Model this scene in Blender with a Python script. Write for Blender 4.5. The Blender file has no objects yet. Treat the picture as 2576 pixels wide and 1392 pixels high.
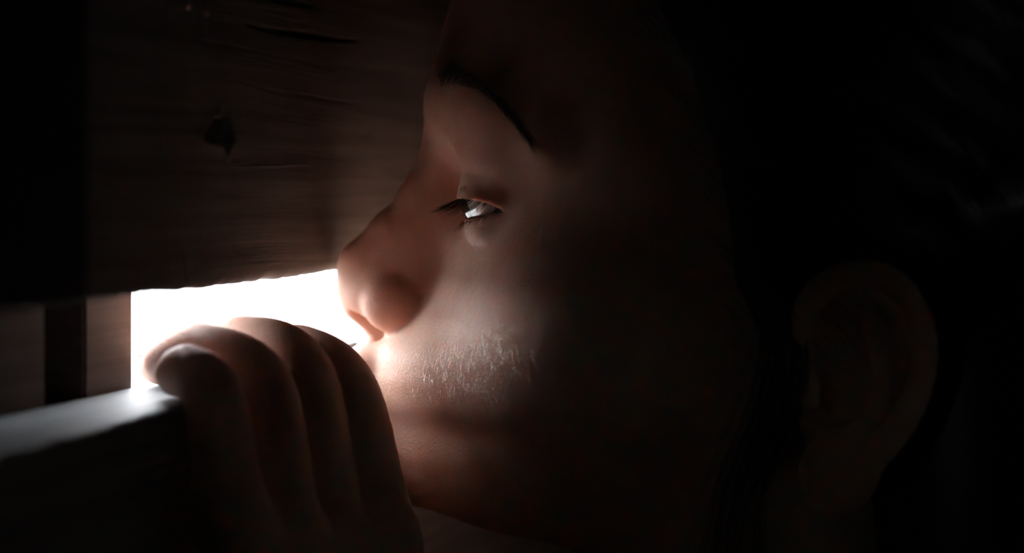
import bpy, math, random
import numpy as np

# ------------------------------------------------------------------ frame of reference
# Work in millimetres: camera at the origin, +X right, +Y forward, +Z up.  Meshes are written in metres.
MM = 0.001
FPX = 5000.0            # focal length in pixels of the 2576 x 1392 frame
HORIZON = 450.0         # pixel row of the eye level
random.seed(7)
RNG = np.random.default_rng(11)
scene = bpy.context.scene
COL = scene.collection

# ------------------------------------------------------------------ camera
cam_d = bpy.data.cameras.new('camera')
cam = bpy.data.objects.new('camera', cam_d)
COL.objects.link(cam)
cam.location = (0, 0, 0)
cam.rotation_euler = (math.radians(90), 0, 0)
cam_d.sensor_fit = 'HORIZONTAL'
cam_d.sensor_width = 36.0
cam_d.lens = FPX / 2576 * 36.0
cam_d.shift_y = -(696 - HORIZON) / 2576
cam_d.clip_start = 0.01
cam_d.clip_end = 300
cam_d.dof.use_dof = True
cam_d.dof.focus_distance = 0.510
cam_d.dof.aperture_fstop = 5.4
scene.camera = cam

# ------------------------------------------------------------------ daylight and exposure
SKY = 25.0
world = bpy.data.worlds.new('overcast')
scene.world = world
world.use_nodes = True
bg = world.node_tree.nodes['Background']
bg.inputs['Color'].default_value = (0.93, 0.965, 1.0, 1)
bg.inputs['Strength'].default_value = SKY
scene.cycles.sample_clamp_indirect = 12.0
scene.cycles.max_bounces = 6
scene.cycles.diffuse_bounces = 3
scene.cycles.adaptive_threshold = 0.06
scene.view_settings.view_transform = 'Standard'
scene.view_settings.look = 'None'
scene.view_settings.exposure = 0.0
scene.view_settings.gamma = 1.0
scene.view_settings.use_curve_mapping = False

# the wall runs obliquely away to the right; s along it, m into the room, z up
WD = np.array([.2679, .9634, 0.]); WM = np.array([.9634, -.2679, 0.]); WO = np.array([-47.9, 556., 0.])
K = 1.0                                 # real size of the wall pieces against the millimetre drawing
def wall(s, m, z):
    return K * (WO + WD * s + WM * m + np.array([0, 0, z]))
WALL_ROT = math.atan2(WD[1], WD[0])      # local x = along the wall, local y = outwards (-m)
GAP_LO, GAP_HI = -52.2, -25.8            # the peep slot between two planks
GAP_L, GAP_R = -67.8, 175.0

def portal(name, s0, s1, z0, z1, m):     # marks where the sky shows through, gives no light of its own
    l = bpy.data.lights.new(name, 'AREA'); l.shape = 'RECTANGLE'
    l.size = (s1 - s0) * MM * K; l.size_y = (z1 - z0) * MM * K
    l.cycles.is_portal = True
    o = bpy.data.objects.new(name, l); COL.objects.link(o)
    o.location = wall((s0 + s1) / 2, m, (z0 + z1) / 2) * MM
    o.rotation_euler = (math.radians(90), 0, WALL_ROT if m < 500 else WALL_ROT + math.pi)
    return o
portal('slot_portal', GAP_L, GAP_R, GAP_LO, GAP_HI, -31)

# ------------------------------------------------------------------ helpers
def tag(o, label=None, cat=None, group=None, kind=None):
    if label: o['label'] = label
    if cat: o['category'] = cat
    if group: o['group'] = group
    if kind: o['kind'] = kind
    return o

def empty(name, loc=(0, 0, 0), rz=0):
    o = bpy.data.objects.new(name, None); COL.objects.link(o)
    o.location = loc; o.rotation_euler = (0, 0, rz); o.empty_display_size = .02
    return o

def mesh_obj(name, verts, faces, mat, parent=None, smooth=False):
    me = bpy.data.meshes.new(name)
    verts = np.asarray(verts, dtype=np.float64)
    if isinstance(faces, np.ndarray) and faces.ndim == 2:
        n, k = faces.shape
        me.vertices.add(len(verts)); me.vertices.foreach_set('co', (verts * MM).ravel())
        me.loops.add(n * k); me.loops.foreach_set('vertex_index', faces.astype(np.int32).ravel())
        me.polygons.add(n)
        me.polygons.foreach_set('loop_start', np.arange(0, n * k, k, dtype=np.int32))
        me.update(calc_edges=True); me.validate()
    else:
        me.from_pydata([tuple(v) for v in verts * MM], [], faces); me.validate()
    if smooth:
        me.polygons.foreach_set('use_smooth', np.ones(len(me.polygons), dtype=bool))
    me.materials.append(mat)
    o = bpy.data.objects.new(name, me); COL.objects.link(o)
    if parent is not None: o.parent = parent
    return o

def box_data(x0, x1, y0, y1, z0, z1, bev=0.0):
    if bev <= 0:
        v = [(x, y, z) for z in (z0, z1) for y in (y0, y1) for x in (x0, x1)]
        f = [(0, 2, 3, 1), (4, 5, 7, 6), (0, 1, 5, 4), (1, 3, 7, 5), (3, 2, 6, 7), (2, 0, 4, 6)]
        return v, f
    import bmesh
    bm = bmesh.new()
    v, f = box_data(x0, x1, y0, y1, z0, z1)
    vs = [bm.verts.new(p) for p in v]
    for q in f: bm.faces.new([vs[i] for i in q])
    bmesh.ops.bevel(bm, geom=bm.edges[:], offset=bev, segments=2, affect='EDGES')
    bm.verts.ensure_lookup_table()
    V = [tuple(p.co) for p in bm.verts]; idx = {p: i for i, p in enumerate(bm.verts)}
    F = [tuple(idx[p] for p in q.verts) for q in bm.faces]
    bm.free()
    return V, F

def box(name, x0, x1, y0, y1, z0, z1, mat, parent=None, bev=0.0):
    v, f = box_data(x0, x1, y0, y1, z0, z1, bev)
    return mesh_obj(name, v, f, mat, parent)

# ------------------------------------------------------------------ materials
def new_mat(name):
    m = bpy.data.materials.new(name); m.use_nodes = True
    nt = m.node_tree
    return m, nt, nt.nodes['Principled BSDF']

def ramp(nt, stops):
    r = nt.nodes.new('ShaderNodeValToRGB')
    e = r.color_ramp.elements
    e[0].position, e[0].color = stops[0][0], (*stops[0][1], 1)
    e[1].position, e[1].color = stops[-1][0], (*stops[-1][1], 1)
    for p, c in stops[1:-1]:
        x = e.new(p); x.color = (*c, 1)
    return r

def wood_mat(name, dark, mid, light, rough=.7, along=6.0, across=260.0, bump=.25):
    m, nt, b = new_mat(name)
    N, L = nt.nodes, nt.links
    tc = N.new('ShaderNodeTexCoord'); mp = N.new('ShaderNodeMapping')
    mp.inputs['Scale'].default_value = (along, across * .6, across)
    L.new(tc.outputs['Object'], mp.inputs['Vector'])
    n1 = N.new('ShaderNodeTexNoise'); n1.inputs['Scale'].default_value = 1.0; n1.inputs['Detail'].default_value = 6; n1.inputs['Roughness'].default_value = .62
    n1.inputs['Distortion'].default_value = .4
    L.new(mp.outputs['Vector'], n1.inputs['Vector'])
    n2 = N.new('ShaderNodeTexNoise'); n2.inputs['Scale'].default_value = 14.0; n2.inputs['Detail'].default_value = 3
    L.new(tc.outputs['Object'], n2.inputs['Vector'])
    mx = N.new('ShaderNodeMath'); mx.operation = 'MULTIPLY_ADD'; mx.inputs[1].default_value = .35
    L.new(n2.outputs['Fac'], mx.inputs[0]); 
    ml = N.new('ShaderNodeMath'); ml.operation = 'MULTIPLY'; ml.inputs[1].default_value = .68
    L.new(n1.outputs['Fac'], ml.inputs[0]); L.new(ml.outputs[0], mx.inputs[2])
    r = ramp(nt, [(.33, dark), (.5, mid), (.68, light)])
    L.new(mx.outputs[0], r.inputs['Fac']); L.new(r.outputs['Color'], b.inputs['Base Color'])
    b.inputs['Roughness'].default_value = rough
    b.inputs['Specular IOR Level'].default_value = .3
    bp = N.new('ShaderNodeBump'); bp.inputs['Strength'].default_value = bump; bp.inputs['Distance'].default_value = .0006
    L.new(n1.outputs['Fac'], bp.inputs['Height']); L.new(bp.outputs['Normal'], b.inputs['Normal'])
    return m

M_PLANK = wood_mat('weathered_plank', (.105, .088, .076), (.205, .175, .152), (.32, .275, .24))
M_SILL = wood_mat('pale_grey_plank', (.17, .18, .19), (.25, .262, .275), (.33, .345, .36), rough=.6)  # paler grey tone for the top edge of the lower plank
M_POST = wood_mat('reddish_post', (.06, .037, .029), (.105, .066, .052), (.15, .098, .078))
M_SHED = wood_mat('dark_shed_wood', (.03, .022, .018), (.06, .043, .034), (.09, .066, .052))
M_DARK = wood_mat('black_wood', (.006, .007, .009), (.010, .012, .015), (.016, .018, .021))  # one near-black wood tone for the batten and the boards behind
M_KNOT = wood_mat('dark_knot', (.012, .009, .007), (.03, .02, .015), (.06, .04, .03))

def plain(name, col, rough=.5, metal=0.0, noise=0.0, nscale=200.0):
    m, nt, b = new_mat(name)
    b.inputs['Roughness'].default_value = rough; b.inputs['Metallic'].default_value = metal
    n = nt.nodes.new('ShaderNodeTexNoise'); n.inputs['Scale'].default_value = nscale
    tc = nt.nodes.new('ShaderNodeTexCoord'); nt.links.new(tc.outputs['Object'], n.inputs['Vector'])
    k = 1 + noise
    r = ramp(nt, [(.35, tuple(c / k for c in col)), (.65, tuple(min(1, c * k) for c in col))])
    nt.links.new(n.outputs['Fac'], r.inputs['Fac']); nt.links.new(r.outputs['Color'], b.inputs['Base Color'])
    return m
M_NAIL = plain('rusty_steel', (.30, .27, .25), .35, .9, .2)
M_GROUND = plain('pale_ground', (.19, .19, .185), .9, 0, .12, 3.0)
M_KNIT = plain('charcoal_knit', (.010, .010, .012), .9, 0, .4, 900.0)
M_DENIM = plain('dark_denim', (.018, .022, .035), .9, 0, .4, 1200.0)
M_SHOE = plain('black_canvas', (.02, .02, .02), .8, 0, .2, 600.0)

def skin_mat():
    m, nt, b = new_mat('skin')
    N, L = nt.nodes, nt.links
    tc = N.new('ShaderNodeTexCoord')
    n1 = N.new('ShaderNodeTexNoise'); n1.inputs['Scale'].default_value = 70; n1.inputs['Detail'].default_value = 5
    L.new(tc.outputs['Object'], n1.inputs['Vector'])
    r = ramp(nt, [(.30, (.59, .33, .245)), (.5, (.67, .405, .31)), (.72, (.72, .455, .36))])
    L.new(n1.outputs['Fac'], r.inputs['Fac'])
    L.new(r.outputs['Color'], b.inputs['Base Color'])
    b.inputs['Roughness'].default_value = .58
    b.inputs['Specular IOR Level'].default_value = .2
    b.inputs['Subsurface Weight'].default_value = .55
    b.inputs['Subsurface Radius'].default_value = (1.0, .32, .18)
    b.inputs['Subsurface Scale'].default_value = .0045
    v = N.new('ShaderNodeTexVoronoi'); v.inputs['Scale'].default_value = 1500
    n2 = N.new('ShaderNodeTexNoise'); n2.inputs['Scale'].default_value = 900; n2.inputs['Detail'].default_value = 3
    L.new(tc.outputs['Object'], v.inputs['Vector']); L.new(tc.outputs['Object'], n2.inputs['Vector'])
    ad = N.new('ShaderNodeMath'); ad.operation = 'ADD'
    L.new(v.outputs['Distance'], ad.inputs[0]); L.new(n2.outputs['Fac'], ad.inputs[1])
    bp = N.new('ShaderNodeBump'); bp.inputs['Strength'].default_value = .28; bp.inputs['Distance'].default_value = .00025
    L.new(ad.outputs[0], bp.inputs['Height']); L.new(bp.outputs['Normal'], b.inputs['Normal'])
    return m
M_SKIN = skin_mat()

def nail_mat():
    m, nt, b = new_mat('fingernail')
    n = nt.nodes.new('ShaderNodeTexNoise'); n.inputs['Scale'].default_value = 300
    tc = nt.nodes.new('ShaderNodeTexCoord'); nt.links.new(tc.outputs['Object'], n.inputs['Vector'])
    r = ramp(nt, [(.3, (.66, .40, .34)), (.7, (.74, .50, .44))])
    nt.links.new(n.outputs['Fac'], r.inputs['Fac']); nt.links.new(r.outputs['Color'], b.inputs['Base Color'])
    b.inputs['Roughness'].default_value = .42
    return m
M_FNAIL = nail_mat()

def hair_mat(name, col, rough=.4):
    m, nt, b = new_mat(name)
    hi = nt.nodes.new('ShaderNodeHairInfo')
    r = ramp(nt, [(0, tuple(c * .7 for c in col)), (1, tuple(min(1, c * 1.35) for c in col))])
    nt.links.new(hi.outputs['Random'], r.inputs['Fac']); nt.links.new(r.outputs['Color'], b.inputs['Base Color'])
    b.inputs['Roughness'].default_value = rough
    return m
M_HAIR = hair_mat('dark_brown_hair', (.020, .014, .011), .38)
M_BROW = hair_mat('brow_hair', (.022, .015, .012), .5)
M_LASH = hair_mat('lash_hair', (.018, .013, .011), .4)
def down_mat():
    m = bpy.data.materials.new('peach_fuzz'); m.use_nodes = True
    nt = m.node_tree; nt.nodes.clear()
    o = nt.nodes.new('ShaderNodeOutputMaterial'); h = nt.nodes.new('ShaderNodeBsdfHairPrincipled')
    h.model = 'CHIANG'; h.parametrization = 'MELANIN'
    h.inputs['Melanin'].default_value = .05; h.inputs['Melanin Redness'].default_value = .6
    h.inputs['Roughness'].default_value = .35; h.inputs['Radial Roughness'].default_value = .5
    nt.links.new(h.outputs[0], o.inputs['Surface'])
    return m
M_FUZZ = down_mat()

def eye_mat(center, gaze):
    m, nt, b = new_mat('eye')
    N, L = nt.nodes, nt.links
    g = N.new('ShaderNodeNewGeometry')
    sub = N.new('ShaderNodeVectorMath'); sub.operation = 'SUBTRACT'; sub.inputs[1].default_value = tuple(center)
    L.new(g.outputs['Position'], sub.inputs[0])
    nrm = N.new('ShaderNodeVectorMath'); nrm.operation = 'NORMALIZE'; L.new(sub.outputs[0], nrm.inputs[0])
    dt = N.new('ShaderNodeVectorMath'); dt.operation = 'DOT_PRODUCT'; dt.inputs[1].default_value = tuple(gaze)
    L.new(nrm.outputs[0], dt.inputs[0])
    r = ramp(nt, [(0.0, (.52, .45, .42)), (.868, (.50, .45, .43)), (.882, (.03, .018, .010)), (.95, (.075, .042, .022)), (.978, (.05, .028, .015)), (.984, (.004, .003, .003))])
    L.new(dt.outputs['Value'], r.inputs['Fac']); L.new(r.outputs['Color'], b.inputs['Base Color'])
    b.inputs['Roughness'].default_value = .12
    b.inputs['Coat Weight'].default_value = 1.0; b.inputs['Coat Roughness'].default_value = .03
    return m

# ================================================================== the shed (setting)
FLOOR_Z = -735.0
FZ = FLOOR_Z / K
wf = empty('wall_front', wall(0, 0, 0) * MM, WALL_ROT); wf.scale = (K, K, K)        # children use local x = s, y = -m, z
tag(wf, 'plank wall of the dark shed with one narrow peep slot', kind='structure')

def smooth_noise(n, step, rng):
    k = int(n / step) + 4
    a = rng.standard_normal(k)
    x = np.arange(n) / step
    i = x.astype(int); f = x - i; f = f * f * (3 - 2 * f)
    return a[i] * (1 - f) + a[i + 1] * f

def rough_plank(name, s0, s1, zlo, zhi, thick, mat, edge_r=2.0, detail=(-200, 120), feat=None, jag=.35, seed=1, edge='low'):
    """a sawn board: the cross-section loop is swept along s; grain, cracks and knot are displaced into the face"""
    rng = np.random.default_rng(seed)
    a, b = detail
    ss = np.concatenate([np.linspace(s0, a, 24, endpoint=False), np.arange(a, b, .8), np.linspace(b, s1, 24)])
    zs = np.concatenate([np.linspace(zhi, min(zhi, 60), 12, endpoint=False), np.arange(min(zhi, 60), zlo + edge_r, -.3)]) if edge == 'low' else \
         np.concatenate([np.linspace(zlo, zhi - 40, 20, endpoint=False), np.arange(zhi - 40, zhi - edge_r, .4)])
    sg = 1 if edge == 'low' else -1
    zc = zlo + edge_r if edge == 'low' else zhi - edge_r
    loop = [(z, 0.0, 1.0) for z in zs]                                        # (z, m, weight of relief)
    for t in np.linspace(0, math.pi / 2, 9):
        loop.append((zc - sg * edge_r * math.sin(t), -edge_r + edge_r * math.cos(t), 1 - t / (math.pi / 2) * .6))
    for m in np.linspace(-edge_r - .8, -thick + 1, 26): loop.append((zlo if edge == 'low' else zhi, m, .3))
    loop.append(((zlo if edge == 'low' else zhi) + sg * 1, -thick, .0))
    zo = zhi if edge == 'low' else zlo
    loop.append((zo, -thick, 0.0)); loop.append((zo, -.01, 0.0))
    lz = np.array([q[0] for q in loop]); lm = np.array([q[1] for q in loop]); lw = np.array([q[2] for q in loop])
    S, Z = np.meshgrid(ss, lz, indexing='ij')
    Mm = np.repeat(lm[None, :], len(ss), 0)
    # grain: bands that drift slowly in z
    kz = np.linspace(zlo - 40, zhi + 40, 4000)
    fine = smooth_noise(4000, 9, rng) * .035 + smooth_noise(4000, 3, rng) * .02 + smooth_noise(4000, 60, rng) * .10
    drift = 1.2 * np.sin(S / 55 + 1) + .8 * np.sin(S / 31)
    bend = 0
    if feat and 'knot' in feat:
        ks, kzz, kw, kh = feat['knot']
        bend = 4 * np.tanh((Z - kzz) / 2) * np.exp(-((S - ks) / 22) ** 2 - ((Z - kzz) / 14) ** 2)
    D = np.interp(Z + drift - bend, kz, fine)
    mod = .75 + .2 * np.sin(S / 27 + Z / 9)
    D = D * mod
    D += .012 * np.sin(S / 1.9 + .4 * np.sin(Z / 6)) * np.interp(S, np.linspace(s0, s1, 50), rng.random(50)) ** 2      # saw marks
    if feat:
        for (c0, z0, c1, z1, wd, dep) in feat.get('cracks', []):
            t = np.clip((S - c0) / (c1 - c0), 0, 1)
            zc2 = z0 + (z1 - z0) * t + .35 * np.sin(S / 21.0 + z0) + .12 * np.sin(S / 6.3)
            w = wd * np.sin(np.pi * np.clip(t, 0.001, .999)) ** .7 + .05
            inside = (S > c0) & (S < c1)
            D -= np.where(inside, dep * np.exp(-((Z - zc2) / w) ** 2) * np.sin(np.pi * t) ** .5, 0)
        if 'knot' in feat:
            rr = np.sqrt(((S - ks) / kw) ** 2 + ((Z - kzz - .25 * (S - ks) * 0) / kh) ** 2)
            th = np.arctan2(Z - kzz, S - ks)
            rr = rr * (1 + .22 * np.sin(3 * th + 1) + .12 * np.sin(7 * th))
            D -= 3.6 * np.clip(1.15 - rr, 0, 1) ** .5 * (rr < 1.15)
            D += .5 * np.exp(-((rr - 1.35) / .18) ** 2)
    Mm = Mm + D * lw[None, :]
    # uneven edge
    jn = smooth_noise(len(ss), 14, rng) * jag * .5 + smooth_noise(len(ss), 4, rng) * jag * .4
    near = np.clip(1 - np.abs(lz - (zlo if edge == 'low' else zhi)) / 6, 0, 1)
    Z = Z + jn[:, None] * near[None, :]
    V = np.stack([S, -Mm, Z], -1)
    n, k = S.shape
    i = np.arange(n - 1)[:, None] * k; j = np.arange(k)[None, :]; j2 = (j + 1) % k
    F = np.stack([i + j, i + j2, i + k + j2, i + k + j], -1).reshape(-1, 4)
    if edge != 'low': F = F[:, ::-1]
    V = V.reshape(-1, 3)
    o = mesh_obj(name, V, F, mat, wf, smooth=False)
    return o

up = rough_plank('plank', -430, 330, GAP_HI, 128, 19, M_PLANK, edge_r=3.0,
                 feat={'cracks': [(-67, 38.2, 14, 38.9, .55, 3.2), (-62, 46.2, -20, 46.0, .5, 2.6), (-40, 22, 20, 21.5, .25, .8), (-75, 3.0, -20, 3.4, .22, -.35)],
                       'knot': (-81.5, 11.5, 6.2, 3.6)}, seed=4)
up['label'] = 'wide weathered brown plank with a dark knot above the slot'
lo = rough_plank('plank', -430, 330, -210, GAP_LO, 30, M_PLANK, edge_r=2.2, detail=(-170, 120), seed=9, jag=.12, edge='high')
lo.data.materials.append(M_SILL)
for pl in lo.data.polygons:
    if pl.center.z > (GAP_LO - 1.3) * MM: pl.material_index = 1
lo['label'] = 'lower plank with pale grey top edge gripped by the hand'
# knot plug deep in the knot hole, nails, a chip of wood
def blob(name, c, r, mat, parent, seed=0, rough=.18, n=14):
    rng = np.random.default_rng(seed); ph = rng.random(6) * 6
    V = []; F = []
    for i in range(n + 1):
        t = math.pi * i / n
        for j in range(2 * n):
            p = math.pi * j / n
            k = 1 + rough * (math.sin(3 * p + ph[0]) * math.sin(2 * t + ph[1]) + .6 * math.sin(5 * p + ph[2] + 2 * t))
            V.append((c[0] + r[0] * k * math.sin(t) * math.cos(p), c[1] + r[1] * k * math.sin(t) * math.sin(p), c[2] + r[2] * k * math.cos(t)))
    for i in range(n):
        for j in range(2 * n):
            F.append((i * 2 * n + j, (i + 1) * 2 * n + j, (i + 1) * 2 * n + (j + 1) % (2 * n), i * 2 * n + (j + 1) % (2 * n)))
    return mesh_obj(name, V, F, mat, parent, smooth=True)
blob('knot', (-81.8, 2.6, 11.8), (5.6, 1.7, 3.2), M_KNOT, up, 3)
def nail_head(s, z, r):
    V = []; n = 16
    for (rr, y) in ((0.01, -.9), (r * .6, -.85), (r, -.4), (r, .6), (r * .45, .8), (r * .45, 6)):
        for j in range(n):
            p = 2 * math.pi * j / n
            V.append((s + rr * math.cos(p), y, z + rr * math.sin(p)))
    F = [(i * n + j, i * n + (j + 1) % n, (i + 1) * n + (j + 1) % n, (i + 1) * n + j) for i in range(5) for j in range(n)]
    return mesh_obj('nail', V, F, M_NAIL, up, smooth=True)
nail_head(-90.5, 40.6, 2.1); nail_head(-101, 40.9, 1.8)

# boards outside the slot, an added light baffle, and the batten inside
box('post', -93, GAP_L, 30.2, 52, -420, 240, M_POST, wf, .8)['label'] = 'reddish brown upright closing the slot'
box('post', -420, -112, 30.2, 52, -420, 240, M_POST, wf, .8)['label'] = 'brown upright in the dark corner'
box('sky_baffle', -93, GAP_L, 52.2, 760, -700, 500, M_DARK, wf, .8)['label'] = 'unseen baffle added outside to block sky light from the near side'  # added out of view: keeps near-side sky light off the nose
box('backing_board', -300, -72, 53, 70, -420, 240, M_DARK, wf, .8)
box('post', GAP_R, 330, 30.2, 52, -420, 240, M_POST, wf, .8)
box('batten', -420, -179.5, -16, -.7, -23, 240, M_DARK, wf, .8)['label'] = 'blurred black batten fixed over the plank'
# the rest of the planked wall
zb = 128.0
k = 0
while zb < 700:
    box('plank', -1400, 1200, 0, 26, zb, zb + 138, M_SHED, wf, .8); zb += 138.0
box('plank', -1400, -430, 0, 30, -210, 128, M_SHED, wf, .8)
box('plank', 330, 1200, 0, 30, -210, 128, M_SHED, wf, .8)
zb = -210.0
while zb > FZ + 1:
    z0 = max(FZ, zb - 138)
    box('plank', -1400, 1200, 0, 26, z0, zb, M_SHED, wf, .8); zb -= 138.0
def room_box(name, s0, s1, m0, m1, z0, z1, mat, label):
    o = box(name, s0, s1, -m1, -m0, z0, z1, mat)
    o.location = wall(0, 0, 0) * MM; o.rotation_euler = (0, 0, WALL_ROT); o.scale = (K, K, K)
    return tag(o, label, kind='structure')
room_box('floor', -1400, 1200, -26, 1900, FZ - 30, FZ, M_SHED, 'dark boarded shed floor')
room_box('ceiling', -1400, 1200, -26, 1900, 683, 720, M_SHED, 'dark boarded shed ceiling')
room_box('wall_left', -1430, -1400, -30, 1930, FZ - 30, 720, M_SHED, 'dark side wall of the shed behind the camera')
room_box('wall_right', 1200, 1230, -30, 1930, FZ - 30, 720, M_SHED, 'dark side wall of the shed past the head')
# back wall with a made-up narrow slit, added to let in faint fill light
SL = (-900, -300, 120, 130)
room_box('wall_back', -1400, SL[0], 1900, 1930, FZ, 690, M_SHED, 'dark back wall of the shed')
wb = bpy.data.objects['wall_back']
for (a, b_, c, d) in ((SL[1], 1200, FZ, 690), (SL[0], SL[1], FZ, SL[2]), (SL[0], SL[1], SL[3], 690)):
    o = box('wall_panel', a, b_, -1930, -1900, c, d, M_SHED, wb)
portal('fill_slit_portal', SL[0], SL[1], SL[2], SL[3], 1931)
g = box('ground', -60000, 60000, -60000, 60000, FLOOR_Z - 330, FLOOR_Z - 33, M_GROUND)
tag(g, 'pale bright ground outside the shed', kind='structure')
blob('wood_chip', wall(46, -13, GAP_LO + 1.2), (2.6, 1.8, 1.6), M_POST, None, 5, .25, 8)
tag(bpy.data.objects['wood_chip'], 'tiny brown wood chip lying on the pale plank edge below the lips', 'wood chip')

# ================================================================== implicit surfaces
f32 = np.float32
def smin(a, b, k):
    h = np.clip(.5 + .5 * (b - a) / k, 0, 1)
    return b + (a - b) * h - k * h * (1 - h)
def smax(a, b, k): return -smin(-a, -b, k)
def ell(p, c, r, rot=0.0):
    x = p[:, 0] - c[0]; y = p[:, 1] - c[1]; z = p[:, 2] - c[2]
    if rot:                     # turn about the lateral axis (in the a-u plane)
        cs, sn = math.cos(rot), math.sin(rot)
        x, z = x * cs + z * sn, -x * sn + z * cs
    k0 = np.sqrt((x / r[0]) ** 2 + (y / r[1]) ** 2 + (z / r[2]) ** 2) + 1e-6
    k1 = np.sqrt((x / r[0] ** 2) ** 2 + (y / r[1] ** 2) ** 2 + (z / r[2] ** 2) ** 2) + 1e-9
    return k0 * (k0 - 1) / k1
def cone(p, a, b, ra, rb):
    a = np.asarray(a, f32); b = np.asarray(b, f32); ba = b - a
    pa = p - a
    t = np.clip(pa @ ba / max(1e-6, float(ba @ ba)), 0, 1)
    d = pa - t[:, None] * ba
    return np.sqrt((d * d).sum(1)) - (ra + (rb - ra) * t)
def chain(p, pts, rs, k):
    f = None
    for i in range(len(pts) - 1):
        g = cone(p, pts[i], pts[i + 1], rs[i], rs[i + 1])
        f = g if f is None else smin(f, g, k)
    return f

# head frame: a forward, l towards the camera (her left), u up; origin at the root of the nose
YAW = math.radians(3)
HF = np.array([-math.cos(YAW), math.sin(YAW), 0]); HL = np.array([-math.sin(YAW), -math.cos(YAW), 0]); HU = np.array([0, 0, 1.])
H0 = np.array([-24.4, 545.0, 7.1])
def to_head(p):
    d = p - H0.astype(p.dtype)
    return np.stack([d @ HF.astype(p.dtype), d @ HL.astype(p.dtype), d[:, 2]], 1)
def from_head(q):
    q = np.atleast_2d(q)
    return H0 + q[:, :1] * HF + q[:, 1:2] * HL + q[:, 2:3] * HU

#        u     front   centre  width  back
LOFT = np.array([
    (118, -78, -92, 12, -106), (113, -62, -92, 27, -122), (100, -42, -92, 46, -144), (80, -25, -92, 60, -164), (60, -14, -92, 67, -174),
    (42, -8.2, -92, 70, -179), (28, -4.0, -92, 70.5, -181), (18, -2.4, -92, 70, -181), (9, -1.6, -92, 69, -180), (0, -3.5, -92, 68.5, -178),
    (-10, -7, -92, 67.5, -174), (-20, -6, -91, 66, -168), (-30, -4.5, -90, 66, -161), (-40, .5, -88, 64.5, -154), (-48, 7.5, -86, 63, -148),
    (-53, 13.5, -84, 62, -144), (-60, 16.0, -82, 60, -141), (-66, 15.5, -80, 57.5, -138), (-72, 13, -78, 53, -136), (-80, 12.5, -76, 51, -134), (-88, 10, -74, 47, -132),
    (-95, 2, -72, 41, -130), (-102, -16, -72, 32, -125), (-107, -40, -74, 20, -110)], dtype=float)
_u = np.linspace(-107, 118, 1200)
def _tab(c):
    y = np.interp(_u, LOFT[::-1, 0], LOFT[::-1, c])
    w = np.hanning(41); w /= w.sum()
    return np.convolve(np.pad(y, 20, mode='edge'), w, mode='valid').astype(f32)
TP, TC, TW, TB = (_tab(c) for c in (1, 2, 3, 4))
_uf = _u.astype(f32)
def loft(q):
    u = np.clip(q[:, 2], -107, 118)
    P = np.interp(u, _uf, TP); C = np.interp(u, _uf, TC); W = np.interp(u, _uf, TW); B = np.interp(u, _uf, TB)
    da = q[:, 0] - C
    D = np.where(da > 0, P - C, C - B)
    n = 2.03
    rr = (np.abs(da / D) ** n + np.abs(q[:, 1] / W) ** n + 1e-9) ** (1 / n)
    f = (rr - 1) * np.minimum(D, W)
    return smax(f, np.abs(q[:, 2] - 4.5) - 111, 6).astype(f32)

EYE_C = np.array([-25.4, 29.0, -11.5]); EYE_R = 12.0
def lid_angles(q):
    d = q - EYE_C.astype(q.dtype)
    r = np.sqrt((d * d).sum(1)) + 1e-6
    az = np.degrees(np.arctan2(d[:, 1], d[:, 0]))          # + towards the temple
    el = np.degrees(np.arcsin(np.clip(d[:, 2] / r, -1, 1)))
    return r, az, el
def lid_upper(az): return np.interp(az, [-45, -30, 0, 40, 70, 88], [-20, -12, -5, -4, -9, -17])
def lid_lower(az): return np.interp(az, [-45, -30, 0, 40, 70, 88], [-20, -24, -28, -26, -20, -17])

def spline(pts, n):
    P = np.asarray(pts, float); P = np.vstack([2 * P[0] - P[1], P, 2 * P[-1] - P[-2]])
    out = []
    for t in np.linspace(0, len(pts) - 1 - 1e-6, n):
        i = int(t); x = t - i; a, b, c, d = P[i:i + 4]
        out.append(.5 * (2 * b + (c - a) * x + (2 * a - 5 * b + 4 * c - d) * x * x + (3 * b - a - 3 * c + d) * x ** 3))
    return out
def ear(q):
    q = q + np.array([0, 9, 0], dtype=q.dtype)
    f = ell(q, (-112, 69, -54), (15, 4.2, 24), .28)
    hel = [(-99, 71, -60), (-97, 73, -48), (-99, 77, -36), (-107, 79, -30), (-117, 80, -31), (-124, 80.5, -40), (-125, 80, -52), (-121, 79, -64), (-114, 77, -73)]
    f = smin(f, chain(q, spline(hel, 26), np.interp(np.linspace(0, 1, 26), np.linspace(0, 1, 9), [2.2, 2.6, 2.8, 2.9, 3.0, 3.0, 2.9, 2.8, 3.2]), 1.5), 3)
    f = smin(f, ell(q, (-106, 75, -77), (9.5, 3.6, 9.5), .2), 4)
    anti = [(-113, 77, -40), (-116, 77.5, -50), (-115, 77.5, -60), (-108, 77, -67), (-103, 76, -68)]
    f = smin(f, chain(q, spline(anti, 14), np.interp(np.linspace(0, 1, 14), np.linspace(0, 1, 5), [2.2, 2.5, 2.5, 2.6, 2.2]), 1.5), 2.5)
    f = smax(f, -ell(q, (-106, 76, -57), (6.5, 6, 8.5), .2), 2)
    f = smin(f, cone(q, (-98.5, 72, -54), (-98.5, 74, -60), 3.2, 3.0), 2.5)      # tragus
    return f

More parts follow.
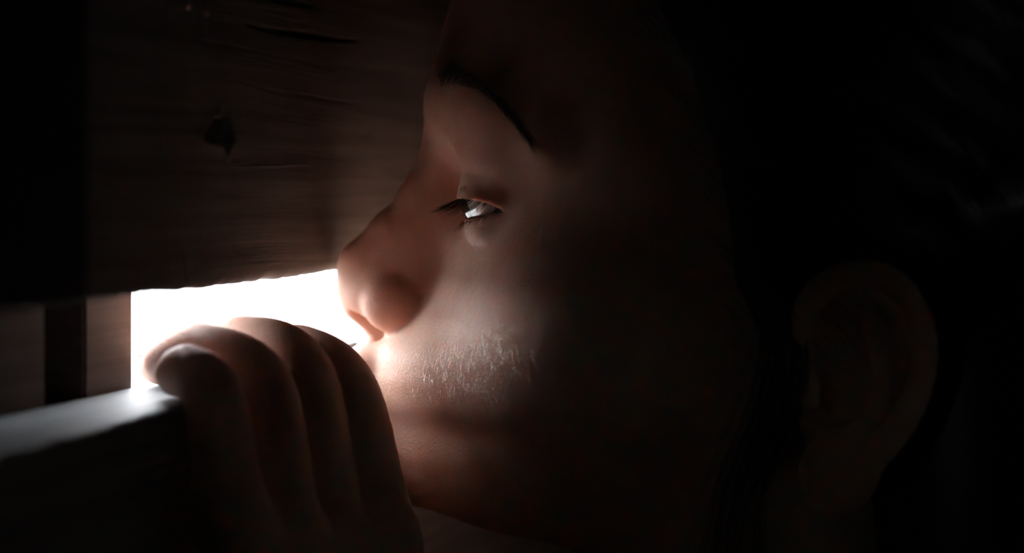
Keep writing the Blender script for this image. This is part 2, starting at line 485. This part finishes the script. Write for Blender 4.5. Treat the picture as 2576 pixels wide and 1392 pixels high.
def head_sdf(p):
    q = to_head(p)
    near = q[:, 1] > 0
    q = q.copy(); q[:, 1] = np.abs(q[:, 1])
    f = loft(q)
    nk = smin(cone(q, (-84, 0, -70), (-112, 0, -190), 44, 43), cone(q, (-112, 0, -40), (-130, 0, -180), 40, 44), 20)
    f = smin(f, nk, 16)
    # front of the face only where it matters
    m = (q[:, 0] > -75)
    if m.any():
        r = q[m]; g = f[m]
        g = smin(g, ell(r, (-45, 34.5, -47), (24, 25, 26)), 16)                     # cheek
        g = smin(g, chain(r, [(-12, 9, 13), (-15.5, 24, 15.5), (-25, 38, 12), (-37, 47, 4)], [7, 7, 7, 6], 6), 10)     # brow
        g = smax(g, -ell(r, (-7.5, 22, -9.0), (8.5, 12, 9.5)), 7)                 # socket
        g = smin(g, ell(r, (-28.5, 30, -1.0), (14.5, 15, 13)), 7)                 # full upper lid
        # nose
        nb = chain(r, [(-6.2, 0, 3), (0.2, 0, -12.0), (8.6, 0, -22.7), (15.2, 0, -31.5), (16.2, 0, -37.6)], [5.4, 5.4, 6.0, 7.4, 7.7], 4)
        nb = smin(nb, cone(r, (-6, 3.8, -8), (9.0, 6.6, -33.5), 5.0, 6.3), 5)
        nb = smin(nb, cone(r, (-7, 3.6, -10), (2.5, 7.2, -37), 5.5, 6.3), 4)
        nb = smin(nb, cone(r, (-8, 0, -12), (4, 0, -44), 6, 7), 4)
        nb = smin(nb, ell(r, (10, 5.5, -39), (9, 7, 7)), 5)
        g = smin(g, nb, 6)
        g = smin(g, cone(r, (17.8, 0, -42.5), (11.0, 0, -48.5), 3.6, 3.8), 2.5)    # columella
        g = smin(g, ell(r, (6.6, 10.4, -40.8), (9.0, 6.8, 8.0), .25), 1.6)          # wing
        g = smax(g, -ell(r, (14.0, 5.6, -47.2), (6.6, 2.4, 3.6), .72), 1.0)        # nostril
        # lips and chin
        g = smin(g, ell(r, (14.0, 0, -57.5), (7.2, 17, 4.8), .2), 5)
        g = smin(g, ell(r, (12.5, 0, -66), (7.0, 15, 4.8)), 4)
        g = smax(g, -ell(r, (21, 0, -62.2), (9, 24, .7)), 1.6)
        g = smin(g, ell(r, (3.5, 0, -84), (11, 15, 10)), 9)
        # eyelids
        rr, az, el = lid_angles(r)
        bulge = np.exp(-((el + 44) / 11) ** 2) * 2.4 * np.exp(-((az - 42) / 48) ** 2)           # soft bag under the eye
        crease = np.exp(-((el - 30) / 6) ** 2) * .7 * np.exp(-((az - 20) / 60) ** 2) + np.exp(-((el + 66) / 7) ** 2) * 1.0 * np.exp(-((az - 10) / 45) ** 2)
        lidr = 13.45 + bulge - crease + .35 * np.exp(-((el - lid_upper(az) - 4) / 5) ** 2)
        g = smin(g, rr - lidr, 2.0)
        g = g + (1.2 * np.exp(-((el + 63) / 5.5) ** 2) * np.exp(-((az + 5) / 38) ** 2) * np.exp(-((rr - 15) / 3.5) ** 2)).astype(g.dtype)     # fold under the bag
        op = np.maximum(el - lid_upper(az), lid_lower(az) - el) * (EYE_R * math.pi / 180)
        op = np.maximum(op, np.maximum(az - 88, -45 - az) * .2)
        op = np.maximum(op, np.maximum(11.0 - rr, rr - 19))
        g = smax(g, -op, .7)
        g = np.maximum(g, -(rr - (EYE_R + .12)))
        f[m] = g
    m = (q[:, 0] < -85) & (q[:, 0] > -138) & (q[:, 1] > 50) & (q[:, 2] < -10) & (q[:, 2] > -100)
    if m.any():
        f[m] = smin(f[m], ear(q[m]), 3)
    return f

# ---- hand and arm, world millimetres
def px(x, y, Y): return K * np.array([(x - 1288) / FPX * Y, Y, (HORIZON - y) / FPX * Y])
FINGERS = {
    'pinky':  [px(585, 1330, 447), px(540, 1010, 453), px(480, 938, 462), px(447, 940, 472)],
    'ring':   [px(715, 1370, 463), px(662, 980, 474), px(507, 884, 488), px(404, 912, 503)],
    'middle': [px(825, 1370, 478), px(762, 945, 489), px(607, 866, 502), px(497, 912, 513)],
    'index':  [px(960, 1370, 489), px(880, 990, 497), px(748, 886, 508), px(655, 922, 519)],
}
FR = {'pinky': [8.2, 6.3, 5.4, 5.0], 'ring': [9.0, 7.0, 6.2, 5.6], 'middle': [9.2, 7.2, 6.4, 5.7], 'index': [9.0, 7.0, 6.2, 5.6]}
FR = {k: [K * x for x in v] for k, v in FR.items()}
WRIST = px(985, 1830, 480)
THUMB = [px(1000, 1560, 505), K * np.array([-42., 533., -104.]), K * np.array([-50., 546., -84.])]
ELBOW = np.array([72., 398., -318.]); SHOULDER = np.array([175., 425., -172.])
def hand_sdf(p):
    f = None
    for k in ('pinky', 'ring', 'middle', 'index'):
        P = FINGERS[k]; R = FR[k]
        T = np.linspace(0, 3, 19)
        g = chain(p, spline(P, 19), np.interp(T, [0, .5, 1, 1.5, 2, 2.5, 3], [R[0], (R[0] + R[1]) / 2 - .5, R[1], (R[1] + R[2]) / 2 - .1, R[2], (R[2] + R[3]) / 2, R[3]]), 2.0)
        # knuckle creases on the back of each joint
        for J, A, B_, rad in ((P[2], P[1], P[3], R[2]), (P[1], P[0], P[2], R[1])):
            t = (B_ - A) / np.linalg.norm(B_ - A)
            along = (p - J.astype(p.dtype)) @ t.astype(p.dtype)
            near = np.exp(-(along / 3.2) ** 2)
            g = g + (.16 * np.sin(along * 4.2) * near).astype(g.dtype)
        f = g if f is None else smin(f, g, 1.6)
    pw = None
    for k in ('pinky', 'ring', 'middle', 'index'):
        P = FINGERS[k]; R = FR[k]
        w = WRIST + (P[0] - WRIST) * np.array([.35, .35, 0.12])
        g = cone(p, P[0], w, R[0] + .3, 12)
        pw = g if pw is None else smin(pw, g, 7)
    th = chain(p, [WRIST + np.array([4, 10, 18.]), THUMB[0], THUMB[1], THUMB[2]], [12, 10, 7.6, 6.4], 5)
    pw = smin(pw, th, 7)
    f = smin(f, pw, 4.5)
    f = smin(f, cone(p, WRIST, WRIST + (ELBOW - WRIST) * .35, 17, 20), 12)
    return f
NECK_B = np.array([95., 545., -165.])
RSH = np.array([175., 665., -172.]); REL = np.array([165., 700., -390.]); RWR = np.array([60., 640., -520.])
RFING = [[RWR + np.array([-52. + abs(i - 1) * 5, -18 + 12 * i, -30. - 3 * i]), RWR + np.array([-72. + abs(i - 1) * 5, -20 + 12 * i, -44.]), RWR + np.array([-88. + abs(i - 1) * 6, -20 + 12 * i, -62.])] for i in range(4)]
def arms_sdf(p):
    f = cone(p, WRIST + (ELBOW - WRIST) * .3, ELBOW, 20, 26)
    f = smin(f, cone(p, ELBOW, SHOULDER, 26, 34), 10)
    f = smin(f, cone(p, SHOULDER, NECK_B + np.array([25, -20, 0.]), 34, 42), 20)
    f = smin(f, cone(p, RSH, NECK_B + np.array([25, 20, 0.]), 34, 42), 20)
    f = smin(f, cone(p, RSH, REL, 34, 26), 10)
    f = smin(f, cone(p, REL, RWR, 26, 16), 10)
    return f
def rhand_sdf(p):
    f = cone(p, RWR, RWR + np.array([-22, 0, -14.]), 14, 14)
    for c in RFING:
        f = smin(f, chain(p, [RWR + np.array([-20, (c[0] - RWR)[1] * .8, -14.])] + c, [9, 7.6, 6.6, 5.4], 3), 3)
    f = smin(f, chain(p, [RWR + np.array([-12, -10, -8.]), RWR + np.array([-32, -34, -20.]), RWR + np.array([-52, -40, -34.])], [9, 7.5, 6], 3), 4)
    return f
def inbox(p, lo_, hi_):
    return ((p >= np.asarray(lo_, p.dtype)) & (p <= np.asarray(hi_, p.dtype))).all(1)
def skin_sdf(p):
    f = arms_sdf(p).astype(f32)
    m = inbox(p, (-80, 440, -235), (190, 650, 140))
    if m.any(): f[m] = smin(f[m], head_sdf(p[m]), 14)
    m = inbox(p, (-122, 420, -240), (40, 620, -10))
    if m.any(): f[m] = smin(f[m], hand_sdf(p[m]).astype(f32), np.where(p[m][:, 2] < -140, 4, .3).astype(f32))
    m = inbox(p, (-60, 560, -620), (90, 720, -470))
    if m.any(): f[m] = smin(f[m], rhand_sdf(p[m]).astype(f32), 4)
    return f

def surface(F, lo_, hi_, h, project=2, slack=1.7):
    """sparse surface nets, then a few Newton steps onto the surface"""
    nb = 8; B = nb * h
    lo_ = np.asarray(lo_, f32); nblk = np.ceil((np.asarray(hi_) - lo_) / B).astype(int)
    g = np.stack(np.meshgrid(*[np.arange(n) for n in nblk], indexing='ij'), -1).reshape(-1, 3)
    c = (lo_ + (g + .5) * B).astype(f32)
    fc = F(c)
    g = g[np.abs(fc) < .87 * B * slack]
    off = np.stack(np.meshgrid(*[np.arange(nb + 1)] * 3, indexing='ij'), -1).reshape(-1, 3)
    ids = []; pos = []; edges = []
    NX = nblk * nb + 2
    def enc(ix): return (ix[..., 0].astype(np.int64) * NX[1] + ix[..., 1]) * NX[2] + ix[..., 2]
    for k0 in range(0, len(g), 1500):
        gb = g[k0:k0 + 1500]
        ip = (gb[:, None, :] * nb + off[None]).reshape(-1, 3)
        v = F((lo_ + ip * h).astype(f32)).reshape(-1, nb + 1, nb + 1, nb + 1)
        s = v < 0
        cr = np.stack([v[:, dx:dx + nb, dy:dy + nb, dz:dz + nb] for dx in (0, 1) for dy in (0, 1) for dz in (0, 1)], -1)
        sc_ = cr < 0
        act = sc_.any(-1) & ~sc_.all(-1)
        b, i, j, k = np.nonzero(act)
        if len(b) == 0: continue
        cv = cr[b, i, j, k]
        acc = np.zeros((len(b), 3)); cnt = np.zeros(len(b))
        cn = np.array([(dx, dy, dz) for dx in (0, 1) for dy in (0, 1) for dz in (0, 1)], float)
        for x in range(8):
            for y in range(x + 1, 8):
                if np.abs(cn[x] - cn[y]).sum() != 1: continue
                mm = (cv[:, x] < 0) != (cv[:, y] < 0)
                t = np.where(mm, cv[:, x] / np.where(mm, cv[:, x] - cv[:, y], 1), 0)
                acc += np.where(mm[:, None], cn[x] + t[:, None] * (cn[y] - cn[x]), 0); cnt += mm
        ci = gb[b] * nb + np.stack([i, j, k], -1)
        ids.append(enc(ci)); pos.append(lo_ + (ci + acc / cnt[:, None]) * h)
        for ax in range(3):
            a0 = s[:, :nb, :nb, :nb]
            sl = [slice(None), slice(0, nb), slice(0, nb), slice(0, nb)]; sl[ax + 1] = slice(1, nb + 1)
            a1 = s[tuple(sl)]
            b2, i2, j2, k2 = np.nonzero(a0 != a1)
            e = gb[b2] * nb + np.stack([i2, j2, k2], -1)
            edges.append((ax, e, a0[b2, i2, j2, k2]))
    ids = np.concatenate(ids); pos = np.concatenate(pos)
    o = np.argsort(ids); ids = ids[o]; pos = pos[o]
    quads = []
    for ax, e, inside in edges:
        u_, w_ = [(1, 2), (2, 0), (0, 1)][ax]
        q = []
        for du, dw in ((0, 0), (-1, 0), (-1, -1), (0, -1)):
            cc = e.copy(); cc[:, u_] += du; cc[:, w_] += dw
            q.append(enc(cc))
        q = np.stack(q, 1)
        ix = np.clip(np.searchsorted(ids, q), 0, len(ids) - 1)
        ok = (ids[ix] == q).all(1)
        ix = ix[ok]; ins = inside[ok]
        ix[~ins] = ix[~ins][:, ::-1]
        quads.append(ix)
    quads = np.concatenate(quads)
    for it in range(project):
        for k0 in range(0, len(pos), 400000):
            p = pos[k0:k0 + 400000].astype(f32); d = f32(.15)
            f0 = F(p); gr = np.stack([F(p + np.eye(3, dtype=f32)[x] * d) - f0 for x in range(3)], 1) / d
            st = -f0[:, None] * gr / np.maximum((gr * gr).sum(1), .15)[:, None]
            ln = np.sqrt((st * st).sum(1)); st *= np.minimum(1, .6 * h / np.maximum(ln, 1e-6))[:, None]
            pos[k0:k0 + 400000] = p + st
    return pos, quads

# ================================================================== the child
V, Q = surface(skin_sdf, (-122, 370, -640), (240, 760, 145), 1.0)
person = mesh_obj('person', V, Q, M_SKIN, None, smooth=True)
tag(person, 'child in profile peeping through the slot, fingers hooked over the lower plank', 'person')
SKV, SKQ = V, Q
me = person.data
NRM = np.zeros(len(me.vertices) * 3); me.vertices.foreach_get('normal', NRM); NRM = NRM.reshape(-1, 3)

# eyes
gz = HF * math.cos(math.radians(22)) - HU * math.sin(math.radians(22))
for sgn in (1, -1):
    c = from_head(EYE_C * np.array([1, sgn, 1]))[0]
    n = 40; vv = []; ff = []
    ax = gz; t1 = np.cross(ax, HU); t1 /= np.linalg.norm(t1); t2 = np.cross(t1, ax)
    for i in range(n + 1):
        th = math.pi * i / n
        rr = EYE_R * (1 + .085 * math.exp(-(th / .42) ** 4))
        for j in range(2 * n):
            ph = math.pi * j / n
            vv.append(c + rr * (ax * math.cos(th) + (t1 * math.cos(ph) + t2 * math.sin(ph)) * math.sin(th)))
    for i in range(n):
        for j in range(2 * n):
            ff.append((i * 2 * n + j, i * 2 * n + (j + 1) % (2 * n), (i + 1) * 2 * n + (j + 1) % (2 * n), (i + 1) * 2 * n + j))
    e = mesh_obj('eyeball', vv, np.array(ff), eye_mat(c * MM, gz), person, smooth=True)
    e['label'] = 'dark brown eye'

# fingernails
for k in ('pinky', 'ring', 'middle', 'index', 'thumb'):
    if k == 'thumb': P = [None, THUMB[0], THUMB[1], THUMB[2]]; r0 = 6.6
    else: P = FINGERS[k]; r0 = FR[k][3]
    ax = P[3] - P[2]; ln = np.linalg.norm(ax); ax = ax / ln
    dn = (P[1] - P[2]); dn = -(dn - ax * (dn @ ax)); dn /= np.linalg.norm(dn)          # back of the finger
    if dn[2] < 0 and k != 'thumb': dn = -dn
    if k == 'pinky': dn = dn + np.array([0, -.75, .1]); dn -= ax * (dn @ ax); dn /= np.linalg.norm(dn)
    sd = np.cross(ax, dn)
    n, w = 14, 14; vv = []; ff = []
    for lay in (-.05, .26):
        for i in range(n + 1):
            t = i / n
            al = ln - (5.0 if k != 'pinky' else 3.6) + (8.6 if k != 'pinky' else 6.6) * t
            for j in range(w + 1):
                a_ = (j / w - .5) * 2
                an = a_ * math.radians(52) * (1 - .25 * max(0, t - .8) / .2) * (1 - .3 * max(0, .2 - t) / .2)
                drop = max(0, al - ln); rad = math.sqrt(max(.1, r0 ** 2 - (drop * .72) ** 2)) + lay
                vv.append(P[2] + ax * al + (dn * math.cos(an) + sd * math.sin(an)) * rad)
    m_ = (n + 1) * (w + 1)
    for i in range(n):
        for j in range(w):
            a0 = i * (w + 1) + j
            ff.append((a0 + m_, a0 + 1 + m_, a0 + w + 2 + m_, a0 + w + 1 + m_)); ff.append((a0, a0 + w + 1, a0 + w + 2, a0 + 1))
    rim = [j for j in range(w + 1)] + [i * (w + 1) + w for i in range(1, n + 1)] + [n * (w + 1) + j for j in range(w - 1, -1, -1)] + [i * (w + 1) for i in range(n - 1, 0, -1)]
    for x, y in zip(rim, rim[1:] + rim[:1]): ff.append((x, y, y + m_, x + m_))
    mesh_obj('fingernail', vv, np.array(ff), M_FNAIL, person, smooth=True)

# ---- hairs as curve strands
def strands(name, paths, r0, r1, mat, parent):
    hc = bpy.data.hair_curves.new(name)
    sizes = [len(p) for p in paths]
    hc.add_curves(sizes)
    P = np.concatenate(paths).astype(f32) * f32(MM)
    hc.attributes['position'].data.foreach_set('vector', P.ravel())
    ra = hc.attributes.get('radius') or hc.attributes.new('radius', 'FLOAT', 'POINT')
    R = np.concatenate([np.linspace(r0, r1, s) for s in sizes]).astype(f32) * f32(MM)
    ra.data.foreach_set('value', R)
    hc.materials.append(mat)
    o = bpy.data.objects.new(name, hc); COL.objects.link(o); o.parent = parent
    o['kind'] = 'stuff'
    return o

HQ = to_head(SKV)
head_pt = (SKV[:, 2] > -120)
# peach fuzz on the cheek
sel = np.nonzero(head_pt & (HQ[:, 0] > -62) & (HQ[:, 0] < 14) & (HQ[:, 1] > 14) & (HQ[:, 2] < -19) & (HQ[:, 2] > -92))[0]
pick = RNG.choice(sel, 13000)
paths = []
for i in pick:
    p = SKV[i] + RNG.normal(0, .35, 3); n = NRM[i]
    if RNG.random() > np.interp(HQ[i, 0], [-30, -12, 2], [1.0, .75, .06]): continue
    d = -HU * .9 - HF * .55 + RNG.normal(0, .22, 3)
    d = d - n * (d @ n); d /= np.linalg.norm(d)
    L = RNG.uniform(1.0, 2.9)
    t = np.linspace(0, 1, 5)[:, None]
    up_ = .6 * (1 - .5 * t)
    paths.append(p - n * .1 + (d * t + n * t * up_) * L)
strands('peach_fuzz', paths, .016, .006, M_FUZZ, person)['label'] = 'fine pale downy hair on the cheek'

# brows and lashes
def on_skin(q, steps=5):
    p = from_head(q).astype(f32)
    for _ in range(steps):
        d = f32(.2); f0 = skin_sdf(p)
        gr = np.stack([skin_sdf(p + np.eye(3, dtype=f32)[x] * d) - f0 for x in range(3)], 1) / d
        p = p - f0[:, None] * gr / np.maximum((gr * gr).sum(1), .2)[:, None]
    return p.astype(float), (gr / np.linalg.norm(gr, axis=1)[:, None]).astype(float)
for sgn in (1, -1):
    n = 700
    t = RNG.random(n)
    BT = [0, .25, .55, .8, 1, 1.2]; BA = [-6.5, -12, -20, -26.5, -31, -35]; BU = [17.5, 19.0, 15.5, 9, 3.5, -2]
    ba = np.interp(t, BT, BA); bu = np.interp(t, BT, BU)
    wd = np.interp(t, [0, .3, .7, 1], [2.2, 3.4, 2.6, 1.0])
    off = RNG.uniform(-1, 1, n)
    def side(a_, u_):
        lo_l = np.zeros(len(a_)); hi_l = np.full(len(a_), 90.)
        for _ in range(18):
            mid = (lo_l + hi_l) / 2
            ins = skin_sdf(from_head(np.stack([a_, mid * sgn, u_], 1)).astype(f32)) < 0
            lo_l = np.where(ins, mid, lo_l); hi_l = np.where(ins, hi_l, mid)
        return np.stack([a_, lo_l * sgn, u_], 1)
    q = side(ba + off * wd * .35, bu + off * wd * .8)
    P, Nn = on_skin(q)
    q1 = side(ba, bu); q2 = side(np.interp(t + .1, BT, BA), np.interp(t + .1, BT, BU))
    dr = from_head(q2) - from_head(q1) + HU * np.interp(t, [0, .3, 1], [3.0, .8, -.5])[:, None] + RNG.normal(0, .5, (n, 3))
    paths = []
    for i in range(n):
        d = dr[i] - Nn[i] * (dr[i] @ Nn[i]); d /= np.linalg.norm(d) + 1e-6
        L = RNG.uniform(4, 7.5); s = np.linspace(0, 1, 5)[:, None]
        paths.append(P[i] - Nn[i] * .2 + (d * s + Nn[i] * (.22 * s - .15 * s * s)) * L)
    strands('eyebrow', paths, .032, .01, M_BROW, person)
    paths = []
    C = EYE_C * np.array([1, sgn, 1])
    for upper, cnt in ((True, 150), (False, 40)):
        for _ in range(cnt):
            az = RNG.uniform(-30, 82)
            el = (lid_upper(az) + 1.5) if upper else (lid_lower(az) - 1.5)
            def dirv(az, el):
                a_, e_ = math.radians(az), math.radians(el)
                return np.array([math.cos(e_) * math.cos(a_), math.cos(e_) * math.sin(a_) * sgn, math.sin(e_)])
            nrm = dirv(az, el); L = RNG.uniform(5, 8.5) if upper else RNG.uniform(1.8, 3.2)
            tip = nrm * L * .72 + np.array([.25, .35 * sgn * math.sin(math.radians(az)), (-.80 if upper else -.75)]) * L * .75 + RNG.normal(0, .35, 3)
            crv = np.array([0, 0, (1.0 if upper else -.2)]) * L * .22
            s = np.linspace(0, 1, 7)[:, None]
            base = C + nrm * 13.4
            paths.append(from_head(base + tip * s + crv * (s * s)))
    strands('eyelashes', paths, .038, .010, M_LASH, person)

# ---- head hair: a cap lying on the skull plus combed strands over it
def hair_edge(u): return np.interp(u, [-130, -100, -75, -60, -32, -12, 17, 38, 60, 100], [-108, -104, -98, -90, -76, -74, -66, -56, -42, -20])
def hair_mask(q):
    l = np.abs(q[:, 1])
    return q[:, 0] - (hair_edge(q[:, 2]) + 34 * np.clip(1 - l / 58, 0, 1))
def hair_sdf(p):
    q = to_head(p)
    ph = (q[:, 2] * .86 - q[:, 0] * .5)
    wv = .5 * np.sin(ph * .55 + .05 * q[:, 1]) + .35 * np.sin(ph * 1.3 + .03 * q[:, 0])
    th = np.clip(-hair_mask(q) * .16 - .8, -1.0, 4.0)
    f = loft(q) - th - wv * np.clip(th * .3, 0, 1)
    ta = cone(q, (-150, 0, -40), (-160, 0, -170), 34, 26)
    f = smin(f, ta, 20)
    f = smin(f, cone(q, (-146, 30, -40), (-150, 36, -185), 34, 30), 12)
    qa = q.copy(); qa[:, 1] = np.abs(qa[:, 1])
    f = smax(f, -ell(qa, (-110, 70, -55), (17, 15, 31), .28), 2)
    return smax(f, (hair_mask(q) * .75).astype(f32), 5).astype(f32)
HV, HQd = surface(hair_sdf, (10, 430, -185), (180, 650, 150), 2.5, project=1)
hair = mesh_obj('hair', HV, HQd, M_HAIR, person, smooth=True)
hair['label'] = 'dark brown hair combed back past the ear'
n = 5200
q = np.stack([RNG.uniform(-150, -30, n), RNG.uniform(-20, 75, n), RNG.uniform(-60, 112, n)], 1)
# keep seeds near the hairline or scattered on the cap
def loft_grad(q):
    d = f32(.5); q = q.astype(f32); f0 = loft(q)
    g_ = np.stack([loft(q + np.eye(3, dtype=f32)[x] * d) - f0 for x in range(3)], 1) / d
    return f0, g_
for _ in range(8):
    f0, gr = loft_grad(q)
    q = q - (f0 - 4.5)[:, None] * gr / np.maximum((gr * gr).sum(1), .2)[:, None]
q = q[(hair_mask(q) < 2) & (q[:, 1] > -30)]
lift = RNG.uniform(3.2, 6.8, len(q))
cur = q.copy(); pts = [cur.copy()]
base_d = np.stack([-.70 + RNG.normal(0, .06, len(q)), RNG.normal(0, .05, len(q)), -.70 + RNG.normal(0, .07, len(q))], 1)
for st in range(22):
    f0, gr = loft_grad(cur)
    nn = gr / np.maximum(np.linalg.norm(gr, axis=1), 1e-3)[:, None]
    d = base_d + np.stack([np.zeros(len(q)), np.zeros(len(q)), -.012 * st * np.ones(len(q))], 1)
    # hair above the ear sweeps back over it
    d = d - nn * (d * nn).sum(1)[:, None]; d /= np.maximum(np.linalg.norm(d, axis=1), 1e-3)[:, None]
    cur = cur + d * 3.6
    f0, gr = loft_grad(cur)
    cur = cur - (f0 - lift)[:, None] * gr / np.maximum((gr * gr).sum(1), .25)[:, None] * .8
    pts.append(cur.copy())
PT = np.stack(pts, 1)
paths = []
for i in range(len(q)):
    k_ = PT[i]
    om = hair_mask(k_) > 1.5
    if om.any(): k_ = k_[:int(np.argmax(om))]
    if len(k_) < 4: continue
    ev = (k_[:, 0] < -92) & (k_[:, 0] > -128) & (k_[:, 2] < -26) & (k_[:, 2] > -88) & (k_[:, 1] > 50)
    if ev.any():
        kk = int(np.argmax(ev)); k_ = k_[:max(3, kk)]
    paths.append(from_head(k_))
for _ in range(170):        # loose wisps hanging in front of the ear
    a0 = RNG.uniform(-92, -80); w = RNG.normal(0, 1.6)
    k_ = np.array([(a0 - 2, 66.5, -18), (a0 - 6, 67, -38), (a0 - 5 + w, 66.5 + RNG.uniform(0, 1.5), -58), (a0 + 3 + w, 64.5, -80), (a0 + 6 + 2 * w, 58, -104), (a0 + 4 + 3 * w, 54, -132)])
    paths.append(from_head(np.array(spline(k_, 18))))
strands('hair_strands', paths, .07, .03, M_HAIR, person)['label'] = 'fine dark hair strands swept back'

# ---- clothes
def sweater_sdf(p):
    f = arms_sdf(p) - 6
    f = smin(f, cone(p, NECK_B + np.array([60, 0, -40.]), np.array([180., 545., -400.]), 78, 84), 30)
    f = smin(f, cone(p, np.array([165., 470., -230.]), np.array([165., 620., -230.]), 52, 52), 30)
    f = f + .8 * np.sin(p[:, 2] * .25 + .1 * p[:, 0]) * np.sin(p[:, 0] * .08 + p[:, 1] * .05)
    f = smax(f, -cone(p, NECK_B + np.array([-30, 0, 90.]), NECK_B + np.array([4, 0, -5.]), 50, 50), 4)
    cut = (p - (WRIST + (ELBOW - WRIST) * .42).astype(p.dtype)) @ ((WRIST - ELBOW) / np.linalg.norm(WRIST - ELBOW)).astype(p.dtype)
    f = np.where(inbox(p, (-120, 360, -400), (85, 520, -90)), smax(f, cut, 3), f)
    f = np.where(inbox(p, (0, 560, -620), (160, 720, -440)), smax(f, (70 - p[:, 0]).astype(p.dtype) * .8, 3), f)
    return smax(f, -430 - p[:, 2], 6).astype(f32)
SV, SQ = surface(sweater_sdf, (-60, 330, -460), (320, 790, -80), 4.0, project=1)
sw = mesh_obj('sweater', SV, SQ, M_KNIT, person, smooth=True); sw['label'] = 'dark knitted sweater'
def trousers_sdf(p):
    f = cone(p, (182, 500, -440), (180, 590, -440), 80, 80)
    for y in (490, 600):
        f = smin(f, chain(p, [(178, y, -450), (150, y - 2, -685)], [66, 46], 8), 14)
        f = smin(f, chain(p, [(150, y, -686), (360, y, -693)], [46, 40], 8), 10)
    f = smax(f, p[:, 2] + 412, 5)
    return smax(f, FLOOR_Z + 2 - p[:, 2], 5).astype(f32)
TV, TQ = surface(trousers_sdf, (60, 400, -750), (430, 690, -400), 6.0, project=1)
mesh_obj('trousers', TV, TQ, M_DENIM, person, smooth=True)
for y in (490, 600):
    def shoe_sdf(p, y=y):
        f = smin(cone(p, (385, y, -700), (470, y, -712), 33, 22), cone(p, (390, y, -690), (400, y, -690), 34, 34), 10)
        return smax(f, FLOOR_Z + 2 - p[:, 2], 3).astype(f32)
    a_, b_ = surface(shoe_sdf, (330, y - 60, -750), (520, y + 60, -640), 5.0, project=1)
    mesh_obj('shoe', a_, b_, M_SHOE, person, smooth=True)
